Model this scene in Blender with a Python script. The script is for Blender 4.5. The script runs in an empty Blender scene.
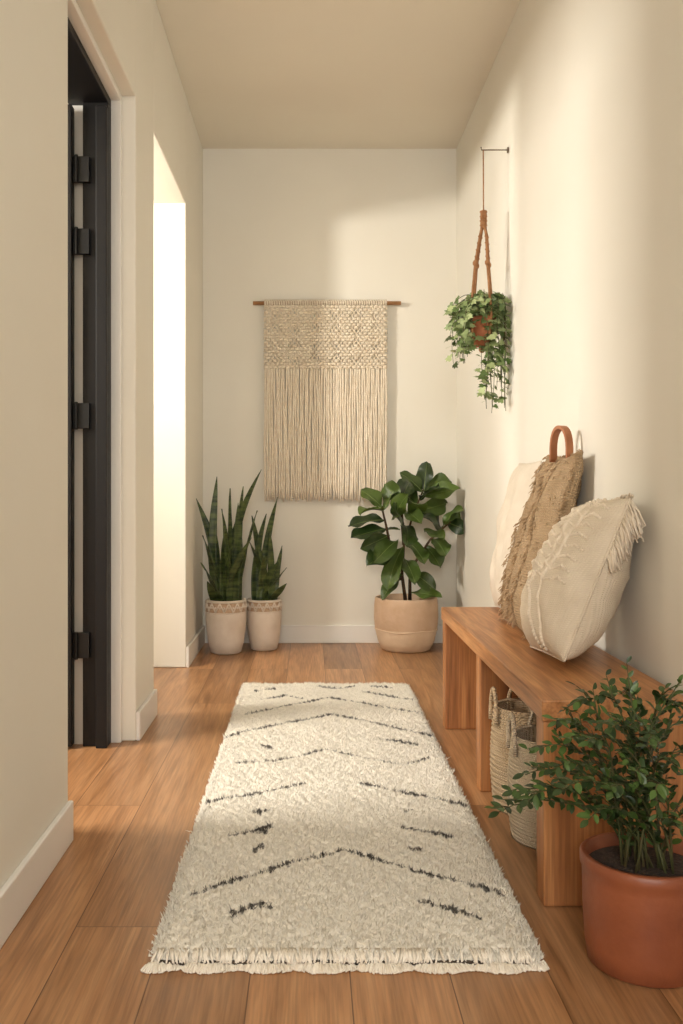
import bpy, math, random
import numpy as np
from mathutils import Vector, Matrix, noise
random.seed(7); np.random.seed(7)
R=random.uniform
F=950.0; H=0.857; CU=310.0; CV=486.0
def P(u,v,y): return Vector(((u-CU)*y/F, y, H-(v-CV)*y/F))
def FL(u,v):
    y=F*H/(v-CV); return ((u-CU)*y/F, y)
def lin(c):
    o=[]
    for x in c:
        x/=255.0
        o.append(x/12.92 if x<=0.04045 else ((x+0.055)/1.055)**2.4)
    return tuple(o)+(1.0,)

# ------------------------------------------------------------ materials
def mat(name,col,rough=0.6,col2=None,nscale=5,bump=0,bscale=60,island=False,metal=0,stretch=(1,1,1),spec=0.5,detail=4,trans=0):
    m=bpy.data.materials.new(name); m.use_nodes=True
    nt=m.node_tree; N=nt.nodes; L=nt.links
    b=N['Principled BSDF']; b.inputs['Roughness'].default_value=rough
    b.inputs['Metallic'].default_value=metal
    b.inputs['Specular IOR Level'].default_value=spec
    b.inputs['Base Color'].default_value=lin(col)
    tc=N.new('ShaderNodeTexCoord'); mp=N.new('ShaderNodeMapping')
    mp.inputs['Scale'].default_value=stretch
    L.new(tc.outputs['Object'],mp.inputs['Vector'])
    if col2 is not None:
        mx=N.new('ShaderNodeMix'); mx.data_type='RGBA'
        mx.inputs[6].default_value=lin(col); mx.inputs[7].default_value=lin(col2)
        if island:
            g=N.new('ShaderNodeNewGeometry')
            pw=N.new('ShaderNodeMath'); pw.operation='POWER'; pw.inputs[1].default_value=1.5
            L.new(g.outputs['Random Per Island'],pw.inputs[0]); L.new(pw.outputs[0],mx.inputs[0])
        else:
            n=N.new('ShaderNodeTexNoise'); n.inputs['Scale'].default_value=nscale; n.inputs['Detail'].default_value=detail
            L.new(mp.outputs['Vector'],n.inputs['Vector'])
            r=N.new('ShaderNodeMapRange'); r.inputs[1].default_value=0.35; r.inputs[2].default_value=0.65
            L.new(n.outputs['Fac'],r.inputs[0]); L.new(r.outputs[0],mx.inputs[0])
        L.new(mx.outputs[2],b.inputs['Base Color'])
    if bump>0:
        n2=N.new('ShaderNodeTexNoise'); n2.inputs['Scale'].default_value=bscale; n2.inputs['Detail'].default_value=5
        L.new(mp.outputs['Vector'],n2.inputs['Vector'])
        bp=N.new('ShaderNodeBump'); bp.inputs['Strength'].default_value=bump; bp.inputs['Distance'].default_value=0.01
        L.new(n2.outputs['Fac'],bp.inputs['Height']); L.new(bp.outputs[0],b.inputs['Normal'])
    return m

def weave_mat(name,c1,c2,scale=220,strength=0.6):
    m=bpy.data.materials.new(name); m.use_nodes=True
    nt=m.node_tree;N=nt.nodes;L=nt.links;b=N['Principled BSDF'];b.inputs['Roughness'].default_value=0.95
    b.inputs['Specular IOR Level'].default_value=0.15
    tc=N.new('ShaderNodeTexCoord')
    ws=[]
    for d in ('Y','Z'):
        w=N.new('ShaderNodeTexWave'); w.bands_direction=d; w.inputs['Scale'].default_value=scale/6.28; w.inputs['Distortion'].default_value=1.2
        w.inputs['Detail'].default_value=1
        L.new(tc.outputs['Object'],w.inputs['Vector']); ws.append(w)
    mu=N.new('ShaderNodeMath'); mu.operation='MULTIPLY'; L.new(ws[0].outputs['Fac'],mu.inputs[0]); L.new(ws[1].outputs['Fac'],mu.inputs[1])
    no=N.new('ShaderNodeTexNoise'); no.inputs['Scale'].default_value=18; L.new(tc.outputs['Object'],no.inputs['Vector'])
    ad=N.new('ShaderNodeMath'); ad.operation='MULTIPLY_ADD'; ad.inputs[1].default_value=0.5; L.new(mu.outputs[0],ad.inputs[0]); L.new(no.outputs['Fac'],ad.inputs[2])
    mx=N.new('ShaderNodeMix'); mx.data_type='RGBA'; mx.inputs[6].default_value=lin(c2); mx.inputs[7].default_value=lin(c1)
    L.new(ad.outputs[0],mx.inputs[0]); L.new(mx.outputs[2],b.inputs['Base Color'])
    bp=N.new('ShaderNodeBump'); bp.inputs['Strength'].default_value=strength; bp.inputs['Distance'].default_value=0.004
    L.new(mu.outputs[0],bp.inputs['Height']); L.new(bp.outputs[0],b.inputs['Normal'])
    return m

def wood_mat(name,c1,c2,c3,grain='Y',rough=0.45,planks=False):
    m=bpy.data.materials.new(name); m.use_nodes=True
    nt=m.node_tree;N=nt.nodes;L=nt.links;b=N['Principled BSDF'];b.inputs['Roughness'].default_value=rough
    tc=N.new('ShaderNodeTexCoord'); vec=tc.outputs['Object']
    brick=None
    if planks:
        sp=N.new('ShaderNodeSeparateXYZ'); L.new(vec,sp.inputs[0])
        ax=N.new('ShaderNodeMath'); ax.operation='ADD'; ax.inputs[1].default_value=20.055; L.new(sp.outputs[0],ax.inputs[0])
        ay=N.new('ShaderNodeMath'); ay.operation='ADD'; ay.inputs[1].default_value=20.25; L.new(sp.outputs[1],ay.inputs[0])
        cb=N.new('ShaderNodeCombineXYZ'); L.new(ay.outputs[0],cb.inputs[0]); L.new(ax.outputs[0],cb.inputs[1])
        brick=N.new('ShaderNodeTexBrick'); L.new(cb.outputs[0],brick.inputs['Vector'])
        brick.offset=0.37; brick.offset_frequency=2; brick.squash=1
        brick.inputs['Color1'].default_value=(0,0,0,1); brick.inputs['Color2'].default_value=(1,1,1,1); brick.inputs['Mortar'].default_value=(0.5,0.5,0.5,1)
        brick.inputs['Scale'].default_value=1; brick.inputs['Mortar Size'].default_value=0.0012; brick.inputs['Mortar Smooth'].default_value=0.2
        brick.inputs['Brick Width'].default_value=1.9; brick.inputs['Row Height'].default_value=0.175; brick.inputs['Bias'].default_value=0
        sc=N.new('ShaderNodeVectorMath'); sc.operation='MULTIPLY_ADD'; sc.inputs[1].default_value=(7,3,5)
        L.new(brick.outputs['Color'],sc.inputs[0]); L.new(vec,sc.inputs[2]); vec2=sc.outputs[0]
    else: vec2=vec
    mp=N.new('ShaderNodeMapping'); s={'Y':(14,1.1,14),'Z':(14,14,1.1),'X':(1.1,14,14)}[grain]
    mp.inputs['Scale'].default_value=s; L.new(vec2,mp.inputs['Vector'])
    n1=N.new('ShaderNodeTexNoise'); n1.inputs['Scale'].default_value=1.3; n1.inputs['Detail'].default_value=6; n1.inputs['Distortion'].default_value=1.6; L.new(mp.outputs[0],n1.inputs['Vector'])
    mp2=N.new('ShaderNodeMapping'); s={'Y':(120,4,120),'Z':(120,120,4),'X':(4,120,120)}[grain]
    mp2.inputs['Scale'].default_value=s; L.new(vec2,mp2.inputs['Vector'])
    n2=N.new('ShaderNodeTexNoise'); n2.inputs['Scale'].default_value=1.5; n2.inputs['Detail'].default_value=3; L.new(mp2.outputs[0],n2.inputs['Vector'])
    cr=N.new('ShaderNodeValToRGB'); e=cr.color_ramp.elements
    e[0].position=0.3; e[0].color=lin(c3); e[1].position=0.72; e[1].color=lin(c1)
    k=e.new(0.5); k.color=lin(c2)
    L.new(n1.outputs['Fac'],cr.inputs[0])
    mx=N.new('ShaderNodeMix'); mx.data_type='RGBA'; mx.blend_type='MULTIPLY'; mx.inputs[0].default_value=0.7
    rg=N.new('ShaderNodeMapRange'); rg.inputs[1].default_value=0.35; rg.inputs[2].default_value=0.6; rg.inputs[3].default_value=0.66; rg.inputs[4].default_value=1.06
    L.new(n2.outputs['Fac'],rg.inputs[0]); L.new(cr.outputs[0],mx.inputs[6]); L.new(rg.outputs[0],mx.inputs[7])
    out=mx.outputs[2]
    if planks:
        r2=N.new('ShaderNodeMapRange'); r2.inputs[3].default_value=0.74; r2.inputs[4].default_value=1.14; L.new(brick.outputs['Color'],r2.inputs[0])
        m2=N.new('ShaderNodeMix'); m2.data_type='RGBA'; m2.blend_type='MULTIPLY'; m2.inputs[0].default_value=1; L.new(out,m2.inputs[6]); L.new(r2.outputs[0],m2.inputs[7])
        m3=N.new('ShaderNodeMix'); m3.data_type='RGBA'; m3.inputs[7].default_value=lin((100,66,40)); L.new(brick.outputs['Fac'],m3.inputs[0]); L.new(m2.outputs[2],m3.inputs[6])
        out=m3.outputs[2]
    L.new(out,b.inputs['Base Color'])
    bp=N.new('ShaderNodeBump'); bp.inputs['Strength'].default_value=0.12; bp.inputs['Distance'].default_value=0.004
    L.new(n2.outputs['Fac'],bp.inputs['Height']); L.new(bp.outputs[0],b.inputs['Normal'])
    return m

M={}
M['wall']=mat('plaster_wall',(237,233,222),0.9,(234,229,217),1.2,0.06,25,spec=0.2)
M['ceil']=mat('ceiling_paint',(238,231,216),0.95,(234,226,211),1.0,0.04,20,spec=0.1)
M['trim']=mat('trim_paint',(239,236,230),0.5,(236,232,225),2)
M['floor']=wood_mat('oak_floor',(194,146,103),(178,129,87),(153,107,68),'Y',0.31,True)
M['benchY']=wood_mat('bench_wood_top',(202,147,96),(182,125,77),(150,97,55),'Y',0.42)
M['benchZ']=wood_mat('bench_wood_leg',(198,140,87),(176,116,68),(140,87,48),'Z',0.45)
M['black']=mat('black_paint',(20,18,18),0.5,(16,15,15),4,spec=0.3)
M['hinge']=mat('hinge_metal',(11,11,11),0.5,metal=0.3,col2=(15,15,15))
M['cord']=mat('cotton_cord',(242,230,211),0.95,(233,218,196),40,0.5,300,spec=0.1)
M['dowel']=mat('dowel_wood',(180,130,86),0.6,(160,112,70),20)
M['snake']=mat('snake_leaf',(34,52,26),0.42,(88,102,54),1.0,stretch=(12,12,60),detail=2)
M['fig']=mat('fig_leaf',(32,52,18),0.40,(86,108,42),island=True,bump=0.25,bscale=45)
M['rib']=mat('leaf_rib',(124,138,80),0.5,(112,126,70),10)
M['bark']=mat('bark',(92,70,46),0.8,(70,52,34),30,0.3,80)
M['ivy']=mat('ivy_leaf',(82,108,52),0.45,(182,194,140),island=True)
M['bush']=mat('bush_leaf',(30,48,18),0.42,(76,102,44),island=True)
M['stem']=mat('green_stem',(66,78,38),0.6,(84,72,44),12)
M['potw']=mat('white_ceramic',(228,216,202),0.55,(216,202,186),12,0.1,60)
M['potband']=mat('carved_band',(200,174,148),0.8,(186,156,128),60,0.6,120)
M['potbeige']=mat('beige_clay',(208,178,150),0.7,(198,165,134),14,0.2,60)
M['potbeige2']=mat('beige_clay_light',(224,200,172),0.7,(216,190,160),14,0.15,60)
M['terra']=mat('terracotta',(148,84,54),0.42,(122,64,40),7,0.15,40)
M['terra2']=mat('terracotta_small',(172,106,70),0.7,(152,88,56),20,0.15,60)
M['soil']=mat('soil',(46,34,26),0.95,(66,50,38),60,0.9,120)
M['leather']=mat('tan_leather',(166,106,66),0.55,(146,90,52),20,0.2,100)
M['ropebrown']=mat('brown_rope',(172,124,84),0.85,(146,100,62),60,0.6,300)
M['wire']=mat('hook_metal',(120,104,88),0.4,metal=0.8)
M['pil_cream']=weave_mat('cream_linen',(230,219,202),(212,198,178),520,0.4)
M['pil_tan']=weave_mat('tan_wool',(190,164,132),(152,126,94),260,1.0)
M['pil_ecru']=weave_mat('ecru_cotton',(228,214,193),(206,189,165),420,0.5)
M['tassel_c']=mat('cream_yarn',(234,220,200),0.95,(216,200,178),30,spec=0.1)
M['tassel_t']=mat('tan_yarn',(190,163,130),0.95,(158,130,97),30,spec=0.1)
M['bask']=weave_mat('woven_basket',(238,222,198),(198,174,142),380,1.0)
M['bask2']=weave_mat('woven_jute',(222,198,166),(174,144,108),300,1.0)

# ------------------------------------------------------------ mesh builder
class MB:
    def __init__(s): s.v=[]; s.f=[]; s.m=[]; s.mats=[]
    def mi(s,k):
        if k not in s.mats: s.mats.append(k)
        return s.mats.index(k)
    def add(s,vs,fs,k):
        o=len(s.v); s.v.extend([tuple(x) for x in vs]); i=s.mi(k)
        for f in fs: s.f.append(tuple(a+o for a in f)); s.m.append(i)
    def box(s,x0,x1,y0,y1,z0,z1,k):
        s.add([(x0,y0,z0),(x1,y0,z0),(x1,y1,z0),(x0,y1,z0),(x0,y0,z1),(x1,y0,z1),(x1,y1,z1),(x0,y1,z1)],
              [(0,3,2,1),(4,5,6,7),(0,1,5,4),(1,2,6,5),(2,3,7,6),(3,0,4,7)],k)
    def tube(s,path,rad,k,n=6,cap=True):
        path=[Vector(p) for p in path]; c=len(path)
        if not hasattr(rad,'__len__'): rad=[rad]*c
        vs=[];fs=[]; ref=None
        for i,p in enumerate(path):
            t=(path[min(i+1,c-1)]-path[max(i-1,0)])
            if t.length<1e-9: t=Vector((0,0,1))
            t.normalize()
            if ref is None: ref=t.orthogonal().normalized()
            ref=(ref-t*ref.dot(t))
            if ref.length<1e-6: ref=t.orthogonal()
            ref.normalize(); b=t.cross(ref)
            for j in range(n):
                a=2*math.pi*j/n; vs.append(p+(ref*math.cos(a)+b*math.sin(a))*rad[i])
        for i in range(c-1):
            for j in range(n):
                j2=(j+1)%n; fs.append((i*n+j,i*n+j2,(i+1)*n+j2,(i+1)*n+j))
        if cap: fs.append(tuple(range(n-1,-1,-1))); fs.append(tuple((c-1)*n+j for j in range(n)))
        s.add(vs,fs,k)
    def lathe(s,prof,cx,cy,k,n=48):
        vs=[]
        for (r,z) in prof:
            for j in range(n):
                a=2*math.pi*j/n; vs.append((cx+r*math.cos(a),cy+r*math.sin(a),z))
        ks=k if isinstance(k,list) else [k]*(len(prof)-1)
        o=len(s.v); s.v.extend(vs)
        for i in range(len(prof)-1):
            mi=s.mi(ks[i])
            for j in range(n):
                j2=(j+1)%n; s.f.append((o+i*n+j,o+i*n+j2,o+(i+1)*n+j2,o+(i+1)*n+j)); s.m.append(mi)
        s.f.append(tuple(o+j for j in range(n-1,-1,-1))); s.m.append(s.mi(ks[0]))
    def disc(s,cx,cy,z,r,k,n=32):
        vs=[(cx,cy,z+0.006)]+[(cx+r*math.cos(2*math.pi*j/n),cy+r*math.sin(2*math.pi*j/n),z) for j in range(n)]
        s.add(vs,[(0,1+j,1+(j+1)%n) for j in range(n)],k)
    def ball(s,c,rx,ry,rz,k,n=8,m=5):
        vs=[(c[0],c[1],c[2]+rz)]
        for i in range(1,m):
            th=math.pi*i/m
            for j in range(n):
                a=2*math.pi*j/n; vs.append((c[0]+rx*math.sin(th)*math.cos(a),c[1]+ry*math.sin(th)*math.sin(a),c[2]+rz*math.cos(th)))
        vs.append((c[0],c[1],c[2]-rz)); fs=[]
        for j in range(n): fs.append((0,1+j,1+(j+1)%n))
        for i in range(m-2):
            for j in range(n):
                j2=(j+1)%n; fs.append((1+i*n+j,1+(i+1)*n+j,1+(i+1)*n+j2,1+i*n+j2))
        l=len(vs)-1; b=1+(m-2)*n
        for j in range(n): fs.append((l,b+(j+1)%n,b+j))
        s.add(vs,fs,k)
    def leaf(s,base,d,n,L,W,shape,k,seg=8,curl=0.5,fold=0.15,wave=0.0,across=2,twist=0,rib=None):
        d=Vector(d).normalized(); n=Vector(n); n=(n-d*n.dot(d))
        if n.length<1e-4: n=d.orthogonal()
        n.normalize(); c=Vector(base); vs=[];fs=[]; st=L/seg; ph=R(0,6); mid=[]
        m=2*across+1
        for i in range(seg+1):
            t=i/seg; sd=d.cross(n).normalized(); w=W*0.5*max(shape(t),0.0)
            mid.append(c+n*0.0005)
            for q in range(-across,across+1):
                a=q/across
                off=n*(fold*w*abs(a)) + n*(wave*W*math.sin(ph+t*11+ (2 if a>0 else 0))*abs(a)**2)
                vs.append(c+sd*(w*a)+off)
            if curl:
                rot=Matrix.Rotation(-curl/seg,3,sd); d=(rot@d).normalized(); n=(rot@n).normalized()
            if twist:
                r2=Matrix.Rotation(twist/seg,3,d); n=(r2@n).normalized()
            c=c+d*st
        for i in range(seg):
            for q in range(m-1):
                fs.append((i*m+q,i*m+q+1,(i+1)*m+q+1,(i+1)*m+q))
        s.add(vs,fs,k)
        if rib: s.tube(mid,[0.0022*(1-0.7*i/seg) for i in range(seg+1)],rib,4)
    def obj(s,name,smooth=True,clamp=None,parent=None,bevel=0,solid=0):
        v=np.array(s.v,dtype=float)
        if clamp:
            for ax,hi in clamp: 
                over=v[:,ax]>hi
                v[over,ax]=hi-0.0005*np.random.rand(over.sum())
        me=bpy.data.meshes.new(name); me.from_pydata(v.tolist(),[],s.f)
        for k in s.mats: me.materials.append(M[k])
        me.polygons.foreach_set('material_index',s.m)
        me.polygons.foreach_set('use_smooth',[smooth]*len(s.f)); me.update()
        o=bpy.data.objects.new(name,me); bpy.context.collection.objects.link(o)
        if parent: o.parent=parent
        if bevel:
            b=o.modifiers.new('bevel','BEVEL'); b.width=bevel; b.segments=3; b.limit_method='ANGLE'
        if solid:
            b=o.modifiers.new('solid','SOLIDIFY'); b.thickness=solid
        return o

# ------------------------------------------------------------ room shell
XL,XR,YB,ZC=-0.585,0.80,5.19,2.70
Y0=-2.2; XO=-3.0; WT=0.215
def boxobj(name,boxes,k,bevel=0):
    mb=MB()
    for b in boxes: mb.box(*b,k)
    return mb.obj(name,smooth=False,bevel=bevel)
boxobj('floor',[(XO-0.1,XR+0.1,Y0,YB+0.1,-0.05,0)],'floor')
boxobj('ceiling',[(XO-0.1,XR+0.1,Y0,YB+0.1,ZC,ZC+0.1)],'ceil')
boxobj('wall_back',[(XL-WT,XR+0.1,YB,YB+0.1,0,ZC)],'wall')
boxobj('wall_right',[(XR,XR+0.1,Y0,YB,0,ZC)],'wall')
O1a,O1b,OZ=2.30,3.19,2.165; O2a,O2b,OZ2=3.56,4.48,2.19
xw=XL-WT
boxobj('wall_left',[(xw,XL,Y0,O1a,0,ZC),(xw,XL,O1a,O1b,OZ,ZC),(xw,XL,O1b,O2a,0,ZC),(xw,XL,O2a,O2b,OZ2,ZC),(xw,XL,O2b,YB,0,ZC)],'wall',0.006)
boxobj('wall_side_hall',[(XO,xw,4.48,4.60,0,ZC)],'wall')
boxobj('wall_partition',[(XO,xw,3.24,3.34,0,ZC)],'wall')
boxobj('wall_outer',[(XO-0.1,XO,0.5,4.6,0,ZC)],'wall')
boxobj('wall_side_room',[(XO,xw,0.5,0.6,0,ZC)],'wall')
bh,bt=0.098,0.014
boxobj('baseboard_left',[(XL,XL+bt,Y0,O1a-0.003,0,bh),(XL,XL+bt,O1b+0.003,O2a-0.003,0,bh),(XL,XL+bt,O2b+0.003,YB-bt,0,bh)],'trim',0.004)
boxobj('baseboard_back',[(XL,XR,YB-bt,YB,0,bh)],'trim',0.004)
boxobj('baseboard_right',[(XR-bt,XR,Y0,YB-bt,0,bh)],'trim',0.004)
boxobj('trim_1',[(-0.665,-0.630,O1b-0.022,O1b,0,OZ-0.02),(-0.665,-0.630,O1a,O1b,OZ-0.022,OZ)],'trim',0.003)
e=bpy.data.objects.new('door_1',None); bpy.context.collection.objects.link(e)
fb=MB()
fb.box(-0.748,-0.664,3.125,3.19,0,2.12,'black')
fb.box(-0.700,-0.664,3.100,3.125,0,2.10,'black')
fb.box(-0.80,-0.748,3.150,3.19,0,2.12,'trim')
fb.box(-0.80,-0.664,2.30,3.19,2.12,2.165,'black')
fb.box(-0.752,-0.664,2.30,2.355,0,2.12,'black')
fb.obj('door_frame',False,parent=e,bevel=0.003)
lf=MB()
x0,x1,yy=-1.60,-0.776,3.09
lf.box(x1-0.11,x1,yy,yy+0.042,0.008,2.10,'black'); lf.box(x0,x0+0.11,yy,yy+0.042,0.008,2.10,'black')
lf.box(x0+0.11,x1-0.11,yy,yy+0.042,0.008,0.22,'black'); lf.box(x0+0.11,x1-0.11,yy,yy+0.042,1.98,2.10,'black')
lf.box(x0+0.11,x1-0.11,yy,yy+0.042,1.0,1.10,'black'); lf.box(x0+0.11,x1-0.11,yy+0.012,yy+0.03,0.22,1.98,'black')
lf.obj('door_leaf',False,parent=e,bevel=0.003)
hg=MB()
for v in (170,242,416,645):
    z=P(85,v,3.12).z
    hg.box(-0.776,-0.722,3.108,3.126,z-0.042,z+0.042,'hinge')
    hg.tube([(-0.764,3.104,z-0.045),(-0.764,3.104,z+0.045)],0.006,'hinge',10)
hg.obj('hinges',False,parent=e,bevel=0.002)

# ------------------------------------------------------------ rug
rx0,rx1,ry0,ry1=-0.278,0.409,1.70,4.005
lines=[]
def ln(pts,w=0.010): 
    q=[FL(*p) for p in pts]
    for a,b in zip(q[:-1],q[1:]): lines.append((a,b,w*1.12))
ln([(192,907),(240,891),(290,875),(345,860),(380,872),(420,884),(455,892),(503,907)],0.008)
ln([(234,926),(266,915)],0.012); ln([(250,918),(268,921)],0.009)
ln([(420,914),(452,922),(480,931)],0.010); ln([(425,918),(430,910)],0.009)
ln([(232,846),(270,836)],0.009); ln([(255,862),(262,857)],0.010); ln([(262,842),(268,836)],0.010)
ln([(402,838),(449,847)],0.009); ln([(405,821),(411,819)],0.010); ln([(410,860),(418,860)],0.010)
ln([(208,812),(260,802),(305,792)],0.008); ln([(363,793),(410,803),(470,816)],0.009)
ln([(257,822),(266,820)],0.011)
ln([(236,770),(275,770),(328,757),(370,768),(404,773),(428,766)],0.007)
ln([(228,744),(270,733),(330,722),(372,729),(400,737),(436,744)],0.009)
ln([(380,747),(420,752)],0.012); ln([(262,752),(270,756)],0.011)
ln([(243,722),(290,712),(328,704),(376,712),(430,722)],0.008)
ln([(262,706),(284,702),(300,705)],0.010); ln([(366,699),(410,706)],0.011); ln([(255,697),(275,695)],0.010)
ln([(318,693),(340,695),(352,692)],0.010); ln([(372,693),(392,694)],0.011)
def pattern(X,Y):
    D=np.zeros_like(X)
    for (a,b,w) in lines:
        ax,ay=a;bx,by=b; dx,dy=bx-ax,by-ay; l2=dx*dx+dy*dy
        t=np.clip(((X-ax)*dx+(Y-ay)*dy)/l2,0,1)
        d=np.hypot(X-ax-t*dx,(Y-ay-t*dy)*0.8)
        ww=w*(0.66+0.34*np.sin(X*310+Y*53+ax*40))*(0.85+0.35*np.sin(X*57+ay*9))
        D=np.maximum(D,np.clip((ww*1.2-d)/0.003,0,1))
    return D*(0.80+0.20*np.random.rand(*X.shape))
def hz(X,Y):
    return 0.024+0.0026*np.sin(X*150+2.2*np.sin(Y*31))*np.sin(Y*125+2.0*np.sin(X*37))+0.0024*np.sin(X*23+Y*9)*np.sin(Y*17)
nx,ny=190,620
gx=np.linspace(rx0,rx1,nx); gy=np.linspace(ry0,ry1,ny)
X,Y=np.meshgrid(gx,gy); Z=hz(X,Y)+0.0014*np.random.randn(*X.shape)
ed=np.minimum(np.minimum(X-rx0,rx1-X),np.minimum(Y-ry0,ry1-Y)); Z=0.003+(Z-0.003)*np.clip(ed/0.016,0,1)**0.5
Xw=X+np.where(np.abs(X-0.065)>0.325,0.004*np.sin(Y*21)+0.002*np.sin(Y*90),0)
verts=np.stack([Xw,Y,Z],-1).reshape(-1,3)
idx=np.arange(nx*ny).reshape(ny,nx)
quads=np.stack([idx[:-1,:-1],idx[:-1,1:],idx[1:,1:],idx[1:,:-1]],-1).reshape(-1,4)
D1=pattern(X,Y).reshape(-1)
nt_=80000
tx=np.random.uniform(rx0,rx1,nt_); ty=np.random.uniform(ry0,ry1,nt_)
ne=9000
side=np.random.randint(0,2,ne); tx=np.concatenate([tx,np.where(side==0,rx0,rx1)+np.random.randn(ne)*0.004]); ty=np.concatenate([ty,np.random.uniform(ry0,ry1,ne)])
nf=6000; tx=np.concatenate([tx,np.random.uniform(rx0,rx1,nf)]); ty=np.concatenate([ty,np.where(np.random.rand(nf)<0.7,ry0,ry1)+np.random.randn(nf)*0.005])
n_=len(tx); tz=np.where(np.arange(n_)<nt_,hz(tx,ty)-0.004,0.007+0.008*np.random.rand(n_))
ang=np.random.rand(n_)*6.28; rr=np.random.uniform(0.0018,0.0034,n_); hh=np.random.uniform(0.006,0.013,n_)
TV=[]
for q in range(4):
    if q<3:
        a=ang+q*2.094; TV.append(np.stack([tx+rr*np.cos(a),ty+rr*np.sin(a),tz],-1))
    else: TV.append(np.stack([tx+np.random.randn(n_)*0.0042,ty+np.random.randn(n_)*0.0042,tz+hh],-1))
TV=np.stack(TV,1).reshape(-1,3); TV[:,2]=np.maximum(TV[:,2],0.001)
o0=len(verts); bi=o0+np.arange(n_)*4
tris=np.concatenate([np.stack([bi,bi+1,bi+3],-1),np.stack([bi+1,bi+2,bi+3],-1),np.stack([bi+2,bi,bi+3],-1)])
D2=np.repeat(pattern(tx,ty),4)
allv=np.concatenate([verts,TV]); Dk=np.concatenate([D1,D2])
me=bpy.data.meshes.new('runner_rug')
me.vertices.add(len(allv)); me.vertices.foreach_set('co',allv.astype(np.float32).ravel())
nl=quads.size+tris.size; me.loops.add(nl)
me.loops.foreach_set('vertex_index',np.concatenate([quads.ravel(),tris.ravel()]).astype(np.int32))
npoly=len(quads)+len(tris); me.polygons.add(npoly)
me.polygons.foreach_set('loop_start',np.concatenate([np.arange(len(quads))*4,quads.size+np.arange(len(tris))*3]).astype(np.int32))
me.polygons.foreach_set('use_smooth',np.ones(npoly,dtype=bool))
me.update(calc_edges=True); me.validate()
at=me.color_attributes.new('pile','FLOAT_COLOR','POINT')
rnd=np.random.rand(len(Dk))*0.06; rnd[o0:]=np.repeat(np.random.rand(n_)*0.09,4)
cA=np.array(lin((250,243,229))[:3]); cD=np.array(lin((46,42,41))[:3])
col=np.ones((len(Dk),4)); col[:,:3]=(cA[None]*(1-rnd[:,None]))*(1-Dk[:,None])+cD[None]*Dk[:,None]
at.data.foreach_set('color',col.astype(np.float32).ravel())
rm=bpy.data.materials.new('wool_pile'); rm.use_nodes=True
b=rm.node_tree.nodes['Principled BSDF']; b.inputs['Roughness'].default_value=1; b.inputs['Specular IOR Level'].default_value=0.05
an=rm.node_tree.nodes.new('ShaderNodeAttribute'); an.attribute_name='pile'; rm.node_tree.links.new(an.outputs['Color'],b.inputs['Base Color'])
me.materials.append(rm)
rug=bpy.data.objects.new('runner_rug',me); bpy.context.collection.objects.link(rug)
M['fringe']=mat('rug_fringe',(250,242,228),0.95,(236,224,206),island=True,spec=0.1)
M['rugdark']=mat('rug_binding',(62,54,47),0.95,(84,72,60),60)
fr=MB()
for i in range(64):
    x=rx0+0.02+(rx1-rx0-0.04)*(i+R(-.3,.3))/64
    if math.sin(x*33)+0.6*math.sin(x*71)<-0.9: continue
    fr.tube([(x-0.008,ry0-0.010,0.010),(x+0.008,ry0-0.012,0.009)],0.0045,'rugdark',6)
for i in range(1500):   # short matted curly fringe
    x=R(rx0-0.004,rx1+0.004); z=R(0.003,0.007); dx=R(-0.018,0.018); l=R(0.014,0.026)*(0.9+0.25*math.sin(x*60))
    fr.tube([(x,ry0-0.008,z*0.8),(x+dx*0.6,ry0-l*0.7,z*1.1+0.003),(x+dx,ry0-l-0.004,0.003),(x+dx*0.6+R(-.004,.004),ry0-l-0.007,0.002)],[0.0024,0.0026,0.0022,0.0014],'fringe',4)
for i in range(200):
    x=R(rx0,rx1); dx=R(-.010,.010); fr.tube([(x,ry0+0.01,0.024),(x+dx*.5,ry0-0.010,0.020),(x+dx,ry0-R(.012,.020),0.012)],[0.003,0.003,0.0018],'fringe',4)
for i in range(160):
    x=R(rx0,rx1); l=R(0.004,0.014); fr.tube([(x,ry1-0.005,0.010),(x+R(-.01,.01),ry1+l,0.003)],[0.003,0.0015],'fringe',4)
fr.obj('fringe',True,parent=rug)

# ------------------------------------------------------------ bench
zt=0.422; bx0,bx1,by0,by1=0.472,0.796,1.93,3.42
bn=MB()
bn.box(bx0,bx1-0.018,by0,by1,zt-0.045,zt,'benchY')
for (a,b2) in ((1.935,2.00),(2.66,2.725),(3.345,3.41)):
    bn.box(bx0+0.004,bx1-0.02,a,b2,0,zt-0.045,'benchZ')
bn.box(0.70,0.725,2.0,3.345,zt-0.10,zt-0.045,'benchY')
bn.obj('wooden_bench',False,bevel=0.004)

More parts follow.
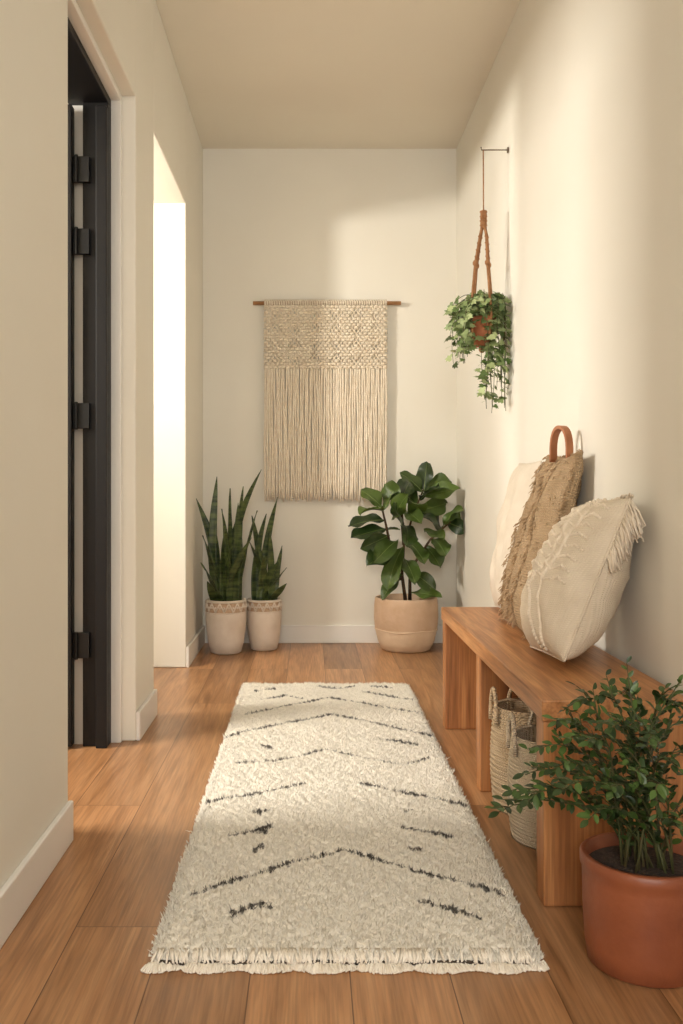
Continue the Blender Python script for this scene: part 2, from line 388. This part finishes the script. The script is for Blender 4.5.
# ------------------------------------------------------------ pillows
def pillow(name,C,size,T,lean,yaw,key,roll=0,extra=None,seed=0,rnd_=0.03,ex=3.0,pinch=0.05):
    mb=MB(); n=32
    A=Vector((0,-1,0)); B=Vector((math.sin(lean),0,math.cos(lean))); Nn=Vector((-math.cos(lean),0,math.sin(lean)))
    Rz=Matrix.Rotation(yaw,3,'Z'); A=Rz@A;B=Rz@B;Nn=Rz@Nn
    Rr=Matrix.Rotation(roll,3,Nn); A=Rr@A;B=Rr@B
    C=Vector(C)
    def pt(a,b2,sgn):
        k=1-rnd_*a*a*b2*b2
        k1=k*(1-pinch*(1-b2*b2)); k2=k*(1-pinch*(1-a*a))
        h=max(0,(1-abs(a)**ex)*(1-abs(b2)**ex))**0.55
        sag=1+0.18*(-b2)*(1-b2*b2)
        wr=0.006*noise.noise(Vector((a*3+seed,b2*3,sgn*2)))*h*3+0.005*noise.noise(Vector((a*8+seed,b2*8,sgn)))*h
        return C+A*(a*size[0]/2*k1)+B*(b2*size[1]/2*k2)+Nn*(sgn*(T/2*h*sag+wr))
    for sgn in (1,-1):
        vs=[pt(math.sin((-1+2*i/n)*math.pi/2),math.sin((-1+2*j/n)*math.pi/2),sgn) for i in range(n+1) for j in range(n+1)]
        fs=[]
        for i in range(n):
            for j in range(n):
                q=(i*(n+1)+j,(i+1)*(n+1)+j,(i+1)*(n+1)+j+1,i*(n+1)+j+1)
                fs.append(q if sgn<0 else q[::-1])
        mb.add(vs,fs,key)
    loop=[pt(-1+2*i/n,-1,0) for i in range(n)]+[pt(1,-1+2*i/n,0) for i in range(n)]+[pt(1-2*i/n,1,0) for i in range(n)]+[pt(-1,1-2*i/n,0) for i in range(n+1)]
    mb.tube(loop,0.0035,key,6)
    zb_=min(v[2] for v in mb.v); xb_=max(v[0] for v in mb.v)
    if extra: extra(mb,pt,A,B,Nn)
    dz=zt+0.001-zb_; dx=0.795-xb_
    mb.v=[(min(x+dx,0.798),y,max(z+dz,zt+0.0005)) for x,y,z in mb.v]
    return mb.obj(name,True)
def strands(mb,p,d,L,k,n=6,spread=0.25,r=0.0016):
    for _ in range(n):
        dd=(Vector(d)+Vector((R(-1,1),R(-1,1),R(-1,1)))*spread).normalized(); l=L*R(0.7,1.1)
        p0=Vector(p)+Vector((R(-1,1),R(-1,1),R(-1,1)))*0.003
        g=Vector((0,0,-1))
        mb.tube([p0,p0+dd*l*0.5,p0+dd*l*0.85+g*l*0.3],[r,r,r*0.7],k,4)
def ex3(mb,pt,A,B,Nn):
    for i in range(24):
        t=0.2+0.8*i/23; strands(mb,pt(t,1,0),B*0.5+A*0.5+Vector((0,0,.1)),0.024,'tassel_c',3,0.35,0.0018)
    for i in range(26):
        t=1-0.7*i/25; strands(mb,pt(1,t,0)-A*0.004,A*0.5+Vector((0.30,0,-0.9)),0.074*(1-0.4*i/25),'tassel_c',6,0.28,0.0026)
    for row in range(8):
        c0=-0.2+row*0.14
        for i in range(44):
            a=-0.95+1.8*i/43; b2=c0+0.07*abs(((i%10)/5)-1)
            if b2<0.97 and a<0.9:
                q=pt(a,b2,1); mb.ball(q,0.0048,0.0048,0.0048,'tassel_c',6,4)
    for i in range(60):
        t=-0.95+1.9*i/59
        for off in (0.28,0.5):
            q=pt(off+0.05*math.sin(t*5),t,1); mb.ball(q,0.006,0.006,0.007,'tassel_c',6,4)
def ex2(mb,pt,A,B,Nn):
    for i in range(60):
        t=-1+2*i/59; strands(mb,pt(-1,t,0),-A*0.8+Nn*0.5,0.026,'tassel_t',3,0.4,0.0018)
        strands(mb,pt(t,1,0),B*0.7+Nn*0.5,0.012,'tassel_t',2,0.4,0.0016)
        strands(mb,pt(1,t,0),A*0.1+Nn*0.9,0.030,'tassel_t',4,0.4,0.0018)
    for col_ in (-0.5,0.0,0.45):
        for i in range(46):
            t=-0.95+1.9*i/45; strands(mb,pt(col_,t,1),Nn*0.5-A*0.3+Vector((0,0,-0.5)),0.022,'tassel_t',3,0.4,0.0017)
    for _ in range(260):
        a=R(-.95,.95); b2=R(-.95,.95); strands(mb,pt(a,b2,1),Nn*0.4+Vector((0,0,-0.7)),0.010,'tassel_t',1,0.5,0.0016)
    p0=pt(0.30,1,0)+Nn*0.022; Q=Vector((0.55,-0.84,0)); Wd=Vector((0.84,0.55,0)); arc=[]
    for i in range(21):
        th=math.pi*i/20; arc.append(p0+Vector((0.0,0,-0.02))+Q*(0.034*math.cos(th))+Vector((0,0,1))*(0.108*math.sin(th)**0.55))
    m=len(arc); vs=[]; o=[]
    ctr=p0+Vector((0,0,0.025))
    for c in arc:
        inn=ctr+(c-ctr)*0.84
        vs+=[c-Wd*0.014,c+Wd*0.014]; o+=[inn-Wd*0.014,inn+Wd*0.014]
    fs=[(2*i,2*i+1,2*i+3,2*i+2) for i in range(m-1)]
    mb.add(vs,fs,'leather'); mb.add(o,[f[::-1] for f in fs],'leather')
    mb.add(vs+o,[(2*i,2*i+2,2*i+2+2*m,2*i+2*m) for i in range(m-1)]+[(2*i+1,2*i+1+2*m,2*i+3+2*m,2*i+3) for i in range(m-1)],'leather')
pillow('cream_throw_pillow',(0.69,3.275,0.68),(0.33,0.535),0.12,0.17,0.0,'pil_cream',0.0,None,3)
pillow('tan_fringed_pillow',(0.69,2.875,0.68),(0.41,0.545),0.105,0.27,-0.02,'pil_tan',0.0,ex2,5,0.0,3.6,0.04)
pillow('tasseled_throw_pillow',(0.67,2.385,0.64),(0.38,0.43),0.20,0.40,-0.05,'pil_ecru',0.08,ex3,9,0.05,2.6,0.06)

# ------------------------------------------------------------ baskets under bench
def basket(name,cx,cy,r,h,key):
    mb=MB(); prof=[]
    n=int(h/0.012)
    for i in range(n+1):
        t=i/n; rr_=r*(0.90+0.13*math.sin(math.pi*min(1,t*0.8+0.1)))
        prof.append((rr_+0.003,h*t)); prof.append((rr_-0.002,h*(t+0.5/n)))
    prof+= [(r*0.86,h),(r*0.84,h*0.3),(0.01,h*0.25)]
    mb.lathe(prof,cx,cy,key,40)
    mb.tube([Vector((cx+0.04*math.cos(a),cy+r*0.9,h*0.93+0.075*math.sin(a))) for a in [math.pi*i/12 for i in range(13)]],0.006,key,6)
    mb.tube([Vector((cx-r*0.97,cy+0.04*math.cos(a),h*0.85+0.09*math.sin(a))) for a in [math.pi*i/12 for i in range(13)]],0.006,key,6)
    return mb.obj(name,True)
basket('woven_basket',0.597,2.32,0.108,0.245,'bask')
basket('jute_basket',0.588,2.54,0.10,0.265,'bask2')

# ------------------------------------------------------------ macrame wall hanging
mc=MB(); ym=5.155; s=ym/F
xl=(264-CU)*s; xr=(387-CU)*s; ztop=P(0,303,ym).z; zm=P(0,367,ym).z; zb=P(0,500,ym).z
mc.tube([((253-CU)*s,ym+0.004,ztop),((401-CU)*s,ym+0.004,ztop)],0.0105,'dowel',12)
nc=52
for i in range(nc):
    x=xl+(xr-xl)*(i+0.5)/nc; ph=R(0,6); ze=zb+R(-0.012,0.012)
    pts=[]
    for j in range(13):
        t=j/12; pts.append((x+0.0020*math.sin(ph+t*7)+0.0010*math.sin(ph*3+t*19),ym-0.008+0.003*math.sin(ph*2+t*6)+R(-.001,.001),zm+0.01+(ze-zm-0.01)*t))
    mc.tube(pts,[0.0066]*12+[0.0046],'cord',6)
    mc.tube([(x,ym+0.004,ztop-0.012),(x,ym-0.012,ztop-0.008),(x,ym-0.013,ztop+0.006),(x,ym+0.0,ztop+0.015)],0.0055,'cord',5)
rows=20; cols=28; ch=(ztop-0.02-zm)/rows
for r_ in range(rows+1):
    for c_ in range(cols):
        x=xl+(xr-xl)*(c_+(0.5 if r_%2==0 else 0.0))/cols
        if c_==0 and r_%2==1: continue
        z=ztop-0.022-r_*ch
        du=abs(((c_+(0.5 if r_%2==0 else 0))/4.667)%1-0.5)*2; dv=abs((r_/5.0)%1-0.5)*2
        pocket=(du+dv)<0.7
        ctr=(du+dv)<0.3
        sc=0.0125 if ctr else (0.0075 if pocket else 0.0118)
        mc.ball((x,ym-(0.006 if (pocket and not ctr) else 0.013),z),sc*1.15,sc*0.8,sc*0.82,'cord',8,5)
        for sgn in (-1,1):
            x2=x+sgn*(xr-xl)/cols*0.5
            if x2<xl-0.002 or x2>xr+0.002 or r_==rows: continue
            mc.tube([(x,ym-0.006,z),(x2,ym-0.006,z-ch)],0.0052,'cord',5)
mc.obj('macrame_wall_hanging',True)

# ------------------------------------------------------------ snake plants
def snake_pot(mb,cx,cy,r,h):
    prof=[(r*0.66,0.0),(r*0.76,0.006),(r*0.87,h*0.2),(r*0.96,h*0.45),(r*1.0,h*0.66),(r*1.0,h*0.74),(r*0.99,h*0.76),(r*0.97,h*0.97),(r*0.95,h),(r*0.86,h),(r*0.85,h*0.86)]
    ks=['potw']*6+['potband']*1+['potw']*3
    mb.lathe(prof,cx,cy,ks,48); mb.disc(cx,cy,h*0.88,r*0.88,'soil')
    n=14
    for i in range(n*2):
        a=2*math.pi*i/(n*2); a2=a+math.pi/n
        z1=h*0.79 if i%2 else h*0.95; z2=h*0.95 if i%2 else h*0.79
        rr_=r*0.985
        mb.tube([(cx+rr_*math.cos(a),cy+rr_*math.sin(a),z1),(cx+rr_*math.cos(a2),cy+rr_*math.sin(a2),z2)],0.0045,'potw',5)
        mb.ball((cx+rr_*math.cos(a),cy+rr_*math.sin(a),h*0.87),0.006,0.006,0.006,'potw',6,4)
    for zz in (0.77,0.97):
        mb.tube([(cx+r*.985*math.cos(2*math.pi*j/40),cy+r*.985*math.sin(2*math.pi*j/40),h*zz) for j in range(41)],0.004,'potw',5)
def snake(name,u,y,r,h,tips,W):
    mb=MB(); c=P(u,600,y); cx=c.x
    snake_pot(mb,cx,y,r,h)
    sh=lambda t:(0.62+0.55*t)*(1-t**3.0)
    for (tu,tv,dy) in tips:
        tip=P(tu,tv,y+dy); base=Vector((cx+R(-.5,.5)*r+ (tip.x-cx)*0.15,y+R(-.5,.3)*r,h*0.87))
        d=tip-base; L=d.length*1.02; hd=Vector((d.x,d.y,0))
        out=hd.normalized() if hd.length>1e-3 else Vector((0,-1,0))
        cur=R(0.15,0.6)
        ax=d.cross(Vector((0,0,1)))
        if ax.length>1e-3: d=Matrix.Rotation(cur*0.5,3,ax.normalized())@d
        nrm2=(Vector((0,-1,0))*0.8+Vector((R(-.9,.9),0,0)))
        base_d=d.normalized()
        st=len(mb.v)
        mb.leaf(base,base_d,nrm2,L,W*R(.75,1.1),sh,'snake',14,0,0.30,0.05,2,R(-1.4,1.4))
        for k in range(st,len(mb.v)):
            v=Vector(mb.v[k]); t=max(0,(v-base).dot(base_d)/L)
            v+=out*(L*cur*0.5*t*t) if ax.length>1e-3 else Vector((0,0,0))
            mb.v[k]=tuple(v)
    return mb.obj(name,True,clamp=[(1,5.17)],solid=0.003)
snake('snake_plant',226,4.89,0.105,0.275,[(217,477,0),(197,503,-.02),(203,540,-.08),(211,520,.05),(230,492,.08),(238,505,-.05),(243,490,.05),(260,477,0),(257,515,-.05),(222,512,-.12),(202,568,-.12),(233,545,-.15),(250,545,-.1),(226,530,-.1),(208,585,-.15),(240,520,.1)],0.060)
snake('snake_plant.001',264,4.99,0.092,0.265,[(277,500,0),(252,518,0),(282,548,.02),(285,574,-.06),(266,516,.05),(258,545,-.1),(270,535,-.08),(264,560,-.1),(278,565,-.1),(249,545,-.05),(285,588,-.1)],0.052)

# ------------------------------------------------------------ fiddle leaf fig
fg=MB(); cy=4.985; cx=(406-CU)*cy/F; r=0.168; h=0.275
prof=[(r*0.68,0),(r*0.76,0.006),(r*0.88,h*0.18),(r*0.97,h*0.42),(r*1.0,h*0.62),(r*0.99,h*0.85),(r*0.97,h*0.97),(r*0.95,h),(r*0.88,h),(r*0.86,h*0.85)]
fg.lathe(prof,cx,cy,['potbeige2']*3+['potbeige']*6,56); fg.disc(cx,cy,h*0.87,r*0.89,'soil')
fg.tube([(cx+r*0.965*math.cos(2*math.pi*j/80),cy+r*0.965*math.sin(2*math.pi*j/80),h*0.40+0.004*math.sin(j*math.pi/10)) for j in range(81)],0.003,'potbeige2',5)
S0=Vector((cx,cy,h*0.85))
def pp(u,v,d=0): return P(u,v,cy+d)
br=[[S0,pp(402,575),pp(404,545,-.02),pp(413,515,-.02),pp(424,488)],
    [pp(401,580),pp(392,555),pp(386,525,-.03),pp(382,508,-.02)],
    [S0+Vector((0.02,0,0)),pp(410,570,-.04),pp(430,540,-.05),pp(450,522,-.04)],
    [pp(404,545,-.02),pp(402,520),pp(402,495,.05)]]
for q in br: fg.tube(q,[0.010,0.008,0.006,0.005,0.004][:len(q)],'bark',8)
def fsh(t):
    if t>=1 or t<=0: return 0
    return (math.sin(math.pi*t**1.35))**0.75*0.95
fl=[(424,492,426,464,.03,.12),(424,492,449,480,-.04,.12),(424,494,405,474,-.05,.12),(422,496,456,494,-.1,.12),(418,508,398,486,.1,.12),
(416,512,448,508,.05,.11),(384,510,366,490,-.03,.12),(384,510,392,486,.04,.11),(384,512,364,506,-.16,.11),(386,520,352,524,-.02,.12),
(388,528,356,540,-.1,.12),(390,535,366,552,-.08,.11),(394,550,372,566,-.12,.12),(448,522,467,519,-.02,.10),(446,522,464,534,-.1,.10),(442,528,456,508,-.1,.10),
(432,538,446,550,-.12,.11),(425,546,438,564,-.1,.10),(405,540,424,556,-.17,.11),(404,545,386,578,-.16,.12),(404,530,394,510,-.16,.12),(410,520,424,500,-.16,.11),
(402,500,386,492,.05,.12),(402,500,410,480,.09,.12),(412,572,430,588,-.1,.09),(402,575,384,594,-.12,.09),(414,515,434,520,-.17,.11),(410,592,437,600,-.14,.08),(400,530,376,530,.08,.11),(420,510,444,532,.05,.11),(404,558,414,578,-.18,.10),
(404,525,414,535,-.2,.11),(398,540,380,556,-.18,.11),(420,500,436,488,-.14,.11),(404,510,418,520,-.2,.10),(392,520,404,500,-.14,.11),(424,530,440,540,-.16,.10)]
for (a,b_,c,d_,dd,W) in fl:
    b0=pp(a,b_,-.01); t=pp(c,d_,dd); d=t-b0; L=max(d.length,0.13)*1.12
    fg.leaf(b0,d+Vector((0,0,0.03)),Vector((R(-.6,.6),-0.6+R(-.4,.3),R(.2,1.1))),L,W*R(.85,1.05),fsh,'fig',12,R(.1,.9),0.30,0.10,3,R(-.6,.6),rib='rib')
fg.obj('fiddle_leaf_fig',True,clamp=[(0,0.79),(1,5.172)])

# ------------------------------------------------------------ hanging ivy
iv=MB(); hy=3.82; hx=(484-CU)*hy/F; hzp=P(0,150,hy).z; pz=P(0,318,hy).z; px=hx-0.008
iv.tube([(0.799,hy,hzp),(hx-0.01,hy,hzp),(hx-0.012,hy,hzp+0.012)],0.0026,'wire',8)
iv.tube([(0.7995,hy,hzp),(0.793,hy,hzp)],0.012,'wire',14)
zk=P(0,212,hy).z
iv.tube([(hx-0.003,hy,hzp),(hx-0.002,hy,zk)],0.0026,'ropebrown',6)
for j in range(8): iv.ball((hx-0.002,hy,zk-0.009*j),0.016-0.002*(j%2),0.016-0.002*(j%2),0.008,'ropebrown',10,6)
rp=0.054; hp=0.115
for k in range(4):
    a=k*math.pi/2+0.5
    p=[(hx-0.002,hy,zk-0.03),(hx-0.002+0.018*math.cos(a),hy+0.018*math.sin(a),zk-0.10),(px+0.034*math.cos(a),hy+0.034*math.sin(a),zk-0.21),(px+(rp+.004)*math.cos(a),hy+(rp+.004)*math.sin(a),pz),(px+(rp*0.85)*math.cos(a),hy+(rp*0.85)*math.sin(a),pz-hp*0.8),(px,hy,pz-hp-0.006)]
    iv.tube(p,0.0056,'ropebrown',6)
    for q in range(9):   # square-knot beads spiralling down each strap
        pa=Vector(p[0]).lerp(Vector(p[1]),q/8) if q<4 else Vector(p[1]).lerp(Vector(p[2]),(q-4)/4)
        iv.ball(pa,0.0085,0.0085,0.006,'ropebrown',7,4)
    iv.ball(p[2],0.011,0.011,0.014,'ropebrown',8,5)
iv.ball((px,hy,pz-hp-0.012),0.014,0.014,0.014,'ropebrown')
iv.lathe([(rp*0.62,pz-hp),(rp*0.85,pz-hp*0.5),(rp*0.97,pz-0.02),(rp*1.06,pz-0.02),(rp*1.06,pz),(rp*0.92,pz),(rp*0.9,pz-0.02)],px,hy,'terra2',32); iv.disc(px,hy,pz-0.012,rp*0.92,'soil')
def ivyleaf(mb,p,d,n,s_):
    d=Vector(d).normalized(); n=Vector(n); n=(n-d*n.dot(d)).normalized(); sd=d.cross(n)
    out=[(0,0),(-0.30,-0.12),(-0.50,0.18),(-0.30,0.34),(-0.38,0.66),(-0.15,0.62),(0,1.0),(0.15,0.62),(0.38,0.66),(0.30,0.34),(0.50,0.18),(0.30,-0.12)]
    c=Vector(p)+d*s_*0.3-n*s_*0.06
    vs=[c]+[Vector(p)+sd*(x*s_)+d*(y_*s_)-n*(s_*0.22*(x*x+ (y_-0.3)**2)) for x,y_ in out]
    m=len(out); mb.add(vs,[(0,1+i,1+(i+1)%m) for i in range(m)],'ivy')
top=Vector((px,hy,pz))
NV=76
for i in range(NV):
    a=R(0,2*math.pi); rad=R(0.03,0.145)
    kind=i%4
    if kind==0: a=R(-1.7,0.3); rad=R(0.02,0.12); drop=R(0.20,0.40)
    elif kind==1: a=math.pi+R(-1.2,1.2); rad=R(0.06,0.14); drop=R(0.02,0.20)
    else: drop=R(-0.04,0.12)
    if kind==3: 
        while -2.1<(a if a<math.pi else a-2*math.pi)<-1.0: a=R(0,2*math.pi)   # leave the pot front a little open
    rise=R(0.03,0.125)
    ex=Vector((math.cos(a)*rad,math.sin(a)*rad,0)); pts=[]
    for j in range(14):
        t=j/13
        hfac=min(1,t*2.2 if drop>0.12 else t*1.3)
        z=rise*math.sin(min(1,t*2)*math.pi/2)- (max(0,t-0.3)/0.7)**1.2*(drop+rise)
        pts.append(top+Vector((ex.x*hfac+0.008*math.sin(t*9+i),ex.y*hfac+0.008*math.cos(t*8+i),z)))
    for p in pts: p.x=min(p.x,0.775)
    iv.tube(pts,0.0013,'stem',4)
    nl_=8 if drop<0.12 else 18
    for j in range(nl_):
        t=0.12+0.88*j/nl_; q=t*13; q0=min(12,int(q)); p=pts[q0].lerp(pts[q0+1],q-q0)
        ang_=R(0,6.28); dd=Vector((math.cos(ang_),math.sin(ang_),R(-0.9,0.3)))
        nn=Vector((p.x-px+R(-.05,.05),p.y-hy-0.06+R(-.04,.04),0.06+R(-.03,.06)))
        ivyleaf(iv,p+dd*0.008,dd,nn,R(0.022,0.042))
iv.obj('hanging_ivy_plant',True,clamp=[(0,0.797)])

# ------------------------------------------------------------ foreground potted plant
bs=MB(); bx,by=0.604,1.714; r=0.110; h=0.194
prof=[(r*0.86,0),(r*0.91,0.004),(r*0.955,h*0.2),(r*0.985,h*0.5),(r*0.995,h*0.8),(r*1.0,h*0.86),(r*1.03,h*0.9),(r*1.03,h*0.985),(r*1.0,h),(r*0.93,h),(r*0.91,h*0.86)]
bs.lathe(prof,bx,by,'terra',64); bs.disc(bx,by,h*0.88,r*0.93,'soil')
lsh=lambda t: math.sin(math.pi*min(1,t*0.96+0.02))**0.75
tips=[(499,812,1.60),(514,792,1.64),(524,774,1.66),(528,800,1.56),(540,748,1.7),(552,770,1.6),(558,722,1.74),(562,790,1.55),(580,700,1.72),(590,742,1.62),(602,694,1.75),(612,728,1.64),(628,690,1.70),(642,706,1.75),(652,738,1.62),(664,698,1.72),(680,706,1.68),(692,724,1.7),(700,752,1.65),(705,792,1.7),(700,822,1.6),(640,775,1.58),(612,792,1.55),(672,765,1.58),(588,820,1.55),(680,830,1.57),(625,752,1.82),(582,762,1.84),(660,730,1.84),(655,790,1.56),(572,738,1.66)]
for (u,v,y) in tips:
    tip=P(u,v,y); b0=Vector((bx+R(-.045,.045),by+R(-.045,.045),h*0.87))
    d=tip-b0; hor=Vector((d.x,d.y,0))
    c1=b0+Vector((0,0,max(0.07,d.z*0.7)))+hor*0.15; c2=tip-hor*0.35+Vector((0,0,0.03))
    pts=[]
    for j in range(13):
        t=j/12; q=b0*(1-t)**3+c1*3*t*(1-t)**2+c2*3*t*t*(1-t)+tip*t**3
        pts.append(q+Vector((R(-1,1),R(-1,1),R(-1,1)))*0.002)
    bs.tube(pts,[0.0026-0.0017*j/12 for j in range(13)],'stem',5)
    Lt=sum((pts[j+1]-pts[j]).length for j in range(12))
    nlf=int(Lt/0.0135)
    def place(p,tan,k,s_):
        tan=tan.normalized(); sd=tan.cross(Vector((0,0,1)))
        if sd.length<0.1: sd=Vector((1,0,0))
        sd.normalize(); up=sd.cross(tan)
        a=(0.5 if k%2 else math.pi+0.5)+R(-.7,.7)
        dd=tan*R(.5,1.0)+sd*math.cos(a)+up*math.sin(a)*0.7
        bs.leaf(p,dd,up*0.8+Vector((R(-.6,.6),-0.5+R(-.4,.4),0.5)),s_,s_*R(.40,.54),lsh,'bush',5,R(-.1,.7),0.25,0,1)
    for k in range(nlf):
        t=0.16+0.84*k/nlf; q=t*12; q0=min(11,int(q)); p=pts[q0].lerp(pts[q0+1],q-q0); tan=pts[q0+1]-pts[q0]
        place(p,tan,k,R(0.016,0.027))
        if k%4==2 and t>0.3:
            dd=(tan.normalized()+Vector((R(-1,1),R(-1,1),R(-.2,.7)))*0.8).normalized(); l=R(.025,.055)
            e2=p+dd*l; bs.tube([p,p.lerp(e2,.5)+Vector((0,0,.003)),e2],[.0014,.0012,.0008],'stem',4)
            for kk in range(4): place(p.lerp(e2,(kk+1)/4),dd,kk,R(.014,.023))
    bs.leaf(tip,pts[-1]-pts[-2],Vector((0,-.6,.8)),0.022,0.011,lsh,'bush',5,.2,.2,0,1)
bs.obj('potted_shrub',True,clamp=[(0,0.79),(1,1.922)])

# ------------------------------------------------------------ lights
def area(name,loc,target,size,power,col,sizey=None):
    l=bpy.data.lights.new(name,'AREA'); l.energy=power; l.color=col; l.size=size
    if sizey: l.shape='RECTANGLE'; l.size_y=sizey
    o=bpy.data.objects.new(name,l); o.location=loc
    o.rotation_euler=(Vector(target)-Vector(loc)).to_track_quat('-Z','Y').to_euler(); bpy.context.collection.objects.link(o); return o
area('side_hall_light',(-1.6,3.5,2.02),(0.2,4.7,1.4),0.12,38,(1.0,0.94,0.84))
area('side_hall_fill',(-2.2,3.9,2.6),(-1.6,4.2,0),0.8,8,(0.97,0.98,1.0))
area('side_room_light',(-2.4,2.2,1.9),(0.4,2.9,0.2),0.7,88,(1.0,0.95,0.87))
area('entry_light',(-0.1,-1.9,1.9),(0.15,3.0,1.2),1.1,57,(1.0,0.98,0.94),1.3)
w=bpy.data.worlds.new('World'); bpy.context.scene.world=w; w.use_nodes=True
w.node_tree.nodes['Background'].inputs[0].default_value=(0.97,0.98,0.98,1); w.node_tree.nodes['Background'].inputs[1].default_value=1.45

# ------------------------------------------------------------ camera
cam=bpy.data.cameras.new('camera'); co=bpy.data.objects.new('camera',cam); bpy.context.collection.objects.link(co)
co.location=(0,0,H); co.rotation_euler=(math.pi/2,0,0)
cam.sensor_fit='VERTICAL'; cam.sensor_height=36; cam.lens=36*F/1024
cam.shift_x=(341.5-CU)/1024; cam.shift_y=-(512-CV)/1024
bpy.context.scene.camera=co
bpy.context.scene.view_settings.view_transform='Standard'
bpy.context.scene.view_settings.exposure=0
